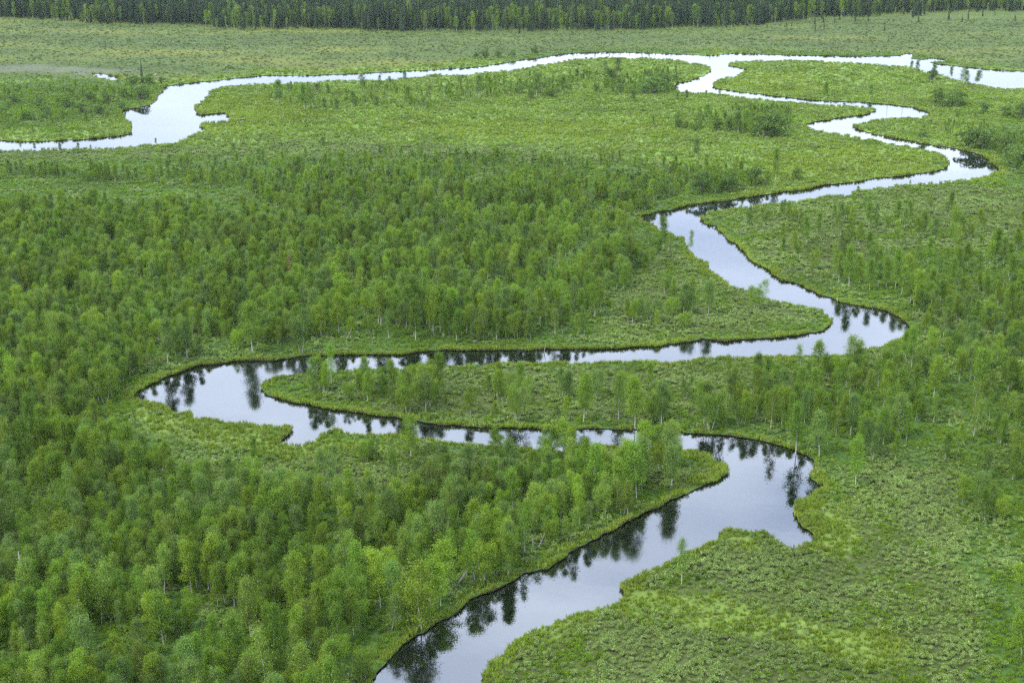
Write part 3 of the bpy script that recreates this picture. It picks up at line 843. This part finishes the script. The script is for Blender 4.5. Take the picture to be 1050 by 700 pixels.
# willow and birch thickets on the upper meadows
bush_kinds = []
for i in range(3):
    T, C = bush(500 + i, 1.35, 3.0, 1300, 'darkwillow', .22, 9, 22, .18)
    bush_kinds.append(dict(H=2.7, T=T.mesh('willow_stem', ['twig', 'twig']), C=C.mesh('willow_crown', ['darkwillow']), X=merged('willow', T, C, ['twig', 'twig', 'darkwillow'])))
BUSHES = [(628, 81, 68, 1.2), (660, 97, 80, 1.1), (671, 96, 76, 1.2), (683, 92, 72, 1.1), (646, 96, 85, 1.2), (636, 95, 84, 1), (612, 94, 85, 1), (565, 100, 90, 1), (545, 102, 92, 1), (488, 59, 52, 1.3), (497, 59, 50, 1.2), (511, 59, 51, 1.2), (525, 58, 49, 1.1), (548, 55, 47, 1.3),
          (750, 134, 116, 1), (782, 141, 114, 1.1), (792, 140, 110, 1.2), (802, 136, 114, .9), (734, 134, 118, .9), (697, 132, 120, 1), (137, 88, 76, 1.3), (152, 87, 73, 1.2), (166, 86, 78, 1), (145, 102, 86, 1.2), (128, 100, 88, 1.2), (110, 106, 92, 1.2), (92, 104, 92, 1.1), (70, 110, 96, 1.3),
          (40, 108, 96, 1.2), (15, 106, 94, 1.2), (28, 124, 112, 1.2), (50, 122, 108, 1.2), (83, 116, 104, 1.2), (104, 118, 106, 1.2), (124, 112, 102, 1), (5, 120, 108, 1), (963, 110, 88, .9), (975, 110, 92, 1.2), (984, 108, 92, 1), (1010, 116, 102, 1.2), (992, 150, 128, 1.2), (1004, 152, 130, 1.2),
          (1016, 150, 128, 1.2), (1028, 158, 136, 1.2), (1042, 172, 146, 1.3), (1046, 150, 130, 1.2), (1032, 120, 106, 1.2), (1048, 122, 104, 1.2), (945, 142, 130, 1), (775, 190, 168, 1), (720, 198, 172, 1), (745, 196, 172, 1), (818, 184, 170, 1), (956, 82, 70, 1)]
for i, (px, base, top, wd) in enumerate(BUSHES):
    tree_thing('willow_bush', bush_kinds[i % 3], px, base, top, i * 1.9,
               'dark bushy willow, foot %s' % place(px, base), 'willow bush', 'dark willow bushes on the upper meadows', wd * .95)

# conifers and dead wood
o = tree_thing('spruce_tree', spruces[1], 146, 86, 60, 0, 'lone dark narrow spruce among willows beside the upper left pool', 'spruce', wide=.9)
o = tree_thing('dead_spruce', dict(H=6, T=dead_spruce_T, C=dead_spruce_C), 298, 290, 256, 0, 'rusty brown dead spruce inside the middle left wood', 'dead spruce')
def snag(px, base, length, az, tilt, r, label, name='dead_tree', seed=0):
    x, y, z = put(px, base)
    g = np.random.default_rng(900 + seed); T = MB()
    t_ = np.linspace(0, 1, 7)
    d_ = np.array([math.cos(az) * math.sin(tilt), math.sin(az) * math.sin(tilt), math.cos(tilt)])
    P = d_ * length * t_[:, None] + np.cumsum(g.normal(0, .03, (7, 3)), 0) * length * .3
    P[0, 2] -= .2
    o = bpy.data.objects.new(name, None); COL.objects.link(o); o.location = (x, y, z)
    T.tube(P, r * (1 - .75 * t_), 6, 0)
    obj('trunk', T.mesh('dead_trunk', ['deadwood']), o)
    for q in range(5):
        BT = MB(); p0 = P[3 + q % 4]; dd = g.normal(size=3); dd[2] = abs(dd[2]); dd /= np.linalg.norm(dd)
        L = length * g.uniform(.10, .22)
        BT.tube(np.array([p0, p0 + dd * L * .5, p0 + dd * L + [0, 0, .1]]), [r * .35, r * .25, r * .1], 4, 0)
        obj('branch', BT.mesh('dead_branch', ['deadwood']), o)
    return tag(o, label, 'dead tree', 'dead and fallen trunks')
snag(469, 597, 2.9, .55, .75, .11, 'crooked bare white trunk leaning over herbs beside the bright bank-side birches', seed=1)
snag(604, 519, 3.6, .55, 1.05, .10, 'grey fallen trunk with bare forks on the lower peninsula edge', seed=2)
snag(551, 561, 2.3, .3, .42, .09, 'short white trunk leaning right above the lower channel bank', seed=3)
snag(547, 560, 1.8, 2.4, .12, .07, 'short upright white stem left of the leaning one above the lower channel', seed=4)
snag(28, 614, 5.2, 2.2, .16, .22, 'grey weathered dead trunk near the lower left picture edge', seed=5)
snag(354, 349, 2.6, .6, .6, .08, 'bare pale trunk leaning right at the middle wood edge above the channel', seed=6)
snag(910, 105, 6.0, .3, .03, .09, 'left of two bare grey snags on the upper right meadow', seed=7)
snag(925, 106, 6.0, .3, .03, .09, 'right of two bare grey snags on the upper right meadow', seed=8)
snag(558, 360, 1.6, .8, .3, .08, 'pale broken stump on the bank of the long middle channel', seed=9)

# ------------------------------------------------------------------ the wood: nearest birches one by one, the rest as one mass
hand = kdtree.KDTree(len(HAND))
for i, q in enumerate(HAND): hand.insert((q[0], q[1], 0), i)
hand.balance()
k = np.array([hand.find((a, b_, 0))[2] > 1.3 for a, b_ in zip(X, Y)]); X, Y, bd = X[k], Y[k], bd[k]
n = len(X)
kindp = np.array([.10, .11, .09, .06, .07, .06, .08, .06, .06, .06, .08, .06, .04, .05, .06, .05])
which = rng.choice(len(B), n, p=kindp / kindp.sum())
tone = fbm(X / 25, Y / 25, 91)
sc = rng.normal(.76, .16, n) * (.72 + .5 * fbm(X / 20, Y / 20, 95)); sc = np.clip(sc, .38, 1.2)
sc = sc * np.clip(.70 + .30 * (to_view(X, Y)[1] - 165) / 90, .62, 1)
wide = sc * rng.uniform(.84, 1.16, n)
rz = rng.uniform(0, 6.283, n)
Z = ground_z(X, Y) - .04
Ht = np.array([b_['H'] for b_ in B])[which] * sc
bx, by = to_view(X, Y, Z); tx, ty = to_view(X, Y, Z + Ht)
inview = (tx > 2) & (tx < 1048) & (ty > -5) & (ty < 690)
score = np.where(inview, by - ty, -1)
order = np.argsort(-score)
single = order[:272]
rest = np.setdiff1d(np.arange(n), single)
def region(px, py):
    if px > 840: return 'right scrub' if py > 560 else 'right wood'
    if px > 500 and py < 560: return 'lower peninsula'
    if px > 330 and py > 500: return 'channel wood'
    if py > 590: return 'lower left wood'
    return 'left wood'
seen = set()
for i in single:
    b_ = B[which[i]]
    o = bpy.data.objects.new('birch_tree', None); COL.objects.link(o)
    o.empty_display_size = .5
    o.location = (X[i], Y[i], Z[i]); o.rotation_euler = (0, 0, rz[i]); o.scale = (wide[i], wide[i], sc[i])
    for part, key in (('trunk', 'T'), ('crown', 'C')):
        c = bpy.data.objects.new(part, b_[key]); COL.objects.link(c); c.parent = o
    lab = '%s, %s, top %s' % (b_['desc'], region(tx[i], ty[i]), place(tx[i], ty[i]))
    if lab in seen:
        lab = '%s, %s, foot %s' % (b_['desc'], region(tx[i], ty[i]), place(bx[i], by[i]))
    seen.add(lab)
    tag(o, lab, 'birch', 'birches of the near wood')
tilt = rng.normal(0, .04, (len(rest), 2))
tag(scatter('birch_wood', [b_['X'] for b_ in B], np.column_stack([X, Y, Z])[rest], which[rest], rz[rest], np.column_stack([wide, wide, sc])[rest], tilt),
    'pale green birch wood spreading over the valley floor between the river bends', 'birch wood', kind='stuff')

# --- far spruce wood on the rising ground
cell = 3.6
XX, YY = np.meshgrid(np.arange(-560, 560, cell), np.arange(820, 1520, cell))
XX = XX.ravel() + rng.uniform(-.5, .5, XX.size) * cell; YY = YY.ravel() + rng.uniform(-.5, .5, YY.size) * cell
e = YY - wood_edge_y(XX) - 46 * (fbm(XX / 26, YY / 26, 101) - .5)
k = (e > 0) & (e < 240) & (np.abs(XX) < YY * .48) & (rng.random(len(XX)) < np.clip(.35 + e / 40, 0, .95))
# loose front of the wood on the right, where the meadow climbs into it
k2 = (e > -110) & (e < 0) & (XX > 150) & (rng.random(len(XX)) < .035 * (1 + e / 110))
k = k | k2
XX, YY, e = XX[k], YY[k], e[k]
nn = len(XX)
far_kinds = [s_['X'] for s_ in spruces] + [B[2]['X'], B[10]['X'], B[6]['X'], B[15]['X']]
isb = (rng.random(nn) < np.where(e < 10, .36, np.clip(.22 + .9 * (fbm(XX / 40, YY / 90, 105) - .4), .08, .6)))
wh = np.where(isb, 4 + rng.integers(0, 4, nn), rng.integers(0, 4, nn))
ss = np.where(isb, rng.uniform(.8, 1.7, nn), rng.uniform(.6, 1.15, nn))
ss = np.where(e < 14, ss * rng.uniform(.5, .95, nn), ss); ss = np.where(e < 0, ss * .62, ss)
tag(scatter('spruce_forest', far_kinds, np.column_stack([XX, YY, ground_z(XX, YY) - .1]), wh, rng.uniform(0, 6.28, nn), ss),
    'dark spruce forest mixed with birch along the far valley edge', 'forest', kind='stuff')

# ------------------------------------------------------------------ ground cover
P_will = [merged('w', *bush(600 + i, .52, .70, 150, size=.15), ['twig', 'twig', 'willow']) for i in range(4)]
P_heath = [merged('h', *bush(620 + i, .48, .55, 130, size=.14), ['twig', 'twig', 'heath']) for i in range(4)]
P_sedge = [tuft(640 + i).mesh('s', ['sedge']) for i in range(4)] + [tuft(650, 18, .7, .26, .022).mesh('s', ['straw'])]
P_fen = [tuft(660 + i, 22, .5, .5, .05).mesh('f', ['fen']) for i in range(2)]
pts = []
for y0, y1, dn, grow in [(100, 200, 4.6, .68), (200, 300, 2.6, .84), (300, 420, 1.5, 1.05), (420, 620, 1.0, 1.2), (620, 960, .40, 1.6)]:
    x, y = sample(y0, y1, dn)
    pts.append(np.column_stack([x, y, np.full(len(x), grow)]))
pts = np.concatenate(pts)
x, y, grow = pts.T
k = ~in_water(x, y); x, y, grow = x[k], y[k], grow[k]
bdist = bank_dist(x, y)
zn = zone(x, y, 1.0)
patch = fbm(x / 7, y / 7, 111); patch2 = fbm(x / 2.2, y / 2.2, 113, 2)
edge_w = 4.6 * (fbm(x / 9, y / 9, 115) - .22)
is_sedge = (bdist < edge_w) | ((zn == 2) & (rng.random(len(x)) < .85)) | ((zn == 5) & (rng.random(len(x)) < np.clip(.45 + (patch - .5) * 1.2, .1, .9)))
is_fen = (zn == 3) | (zn == 4)
far = y > 420
# what grows where: willow on the scrub, low shrubs on the wood floor, both mixed in patches
pw = np.where(zn == 1, .58, np.where(zn == 5, .5, .16)) + (patch - .5) * 2.2
is_will = (~is_sedge) & (~is_fen) & (rng.random(len(x)) < pw)
is_heath = (~is_sedge) & (~is_fen) & (~is_will) & (rng.random(len(x)) < np.where(zn == 0, .72, .82))
hgt = (.55 + .85 * patch2) * (.72 + .56 * fbm(x / 6, y / 6, 119))
def cover(name, sel, protos, base, label, cat, zs=1.0, share=None):
    m_ = int(sel.sum())
    s_ = base * grow[sel] * hgt[sel] * rng.uniform(.7, 1.3, m_)
    sz = np.column_stack([s_, s_, s_ * zs / grow[sel] ** .55])
    tag(scatter(name, protos, np.column_stack([x[sel], y[sel], ground_z(x[sel], y[sel]) - .03]), rng.choice(len(protos), m_, p=share), rng.uniform(0, 6.28, m_), sz, rng.normal(0, .08, (m_, 2))),
        label, cat, kind='stuff')
keep = (bdist > .04)
cover('willow_scrub', is_will & keep, P_will, 1.0, 'silvery low willow scrub covering the open ground', 'willow scrub')
cover('low_shrubs', is_heath & keep, P_heath, 1.0, 'green low shrubs and herbs covering the valley floor', 'low shrubs')
cover('sedge_meadow', is_sedge & (rng.random(len(x)) < .9), P_sedge, 1.05, 'yellow-green sedge along the banks and wet flats', 'sedge', share=[.235, .235, .235, .235, .06])
fk = is_fen & (zn == 3) & (rng.random(len(x)) < .25)
cover('fen_grass', fk, P_fen, .6, 'olive fen grass beyond the upper river', 'fen grass')

# thicker fringe of sedge right on the banks of the nearer bends, leaning over the water
bs = []
for w in [river, islet]:
    nx = np.roll(w, -1, 0)
    L = np.linalg.norm(nx - w, axis=1)
    for a, c, l in zip(w, nx, L):
        if 90 < a[1] < 560 and abs(a[0]) < a[1] * .5 + 15 and l < 20:
            m_ = int(l * (11 if a[1] < 260 else 5 if a[1] < 400 else 2) + rng.random())
            u = rng.random(m_)[:, None]
            bs.append(a + (c - a) * u + rng.normal(0, .35, (m_, 2)))
bs = np.concatenate(bs)
k = ~in_water(bs[:, 0], bs[:, 1]) & (fbm(bs[:, 0] / 5, bs[:, 1] / 5, 117) + rng.normal(0, .08, len(bs)) > .46); bs = bs[k]
m_ = len(bs)
s_ = rng.uniform(.6, 1.15, m_) * np.clip(bs[:, 1] / 260, 1, 1.6)
tag(scatter('bank_sedge', P_sedge, np.column_stack([bs, ground_z(bs[:, 0], bs[:, 1]) - .05]), rng.integers(0, 5, m_), rng.uniform(0, 6.28, m_), s_, rng.normal(0, .15, (m_, 2))),
    'fringe of sedge overhanging the river banks', 'sedge', kind='stuff')
# ------------------------------------------------------------------ the air of the valley
HAZE = 0.000025
if HAZE:
    m, t = newmat('valley_air')
    out = N(t, 'ShaderNodeOutputMaterial'); pv = N(t, 'ShaderNodeVolumePrincipled')
    pv.inputs['Color'].default_value = (.86, .92, 1.0, 1); pv.inputs['Density'].default_value = HAZE; pv.inputs['Anisotropy'].default_value = .2
    t.links.new(pv.outputs[0], out.inputs['Volume'])
    me = bpy.data.meshes.new('haze')
    q = [(-6100, -1600), (6100, -1600), (6100, 9100), (-6100, 9100)]
    me.from_pydata([(a, b_, -2.0) for a, b_ in q] + [(a, b_, 215.0) for a, b_ in q], [], [(3, 2, 1, 0), (4, 5, 6, 7), (0, 1, 5, 4), (1, 2, 6, 5), (2, 3, 7, 6), (3, 0, 4, 7)])
    me.materials.append(m)
    tag(obj('haze', me), kind='stuff')
print('trees', n, 'spruce', nn, 'cover', len(x), 'bank', m_, 'ground tris', len(F))
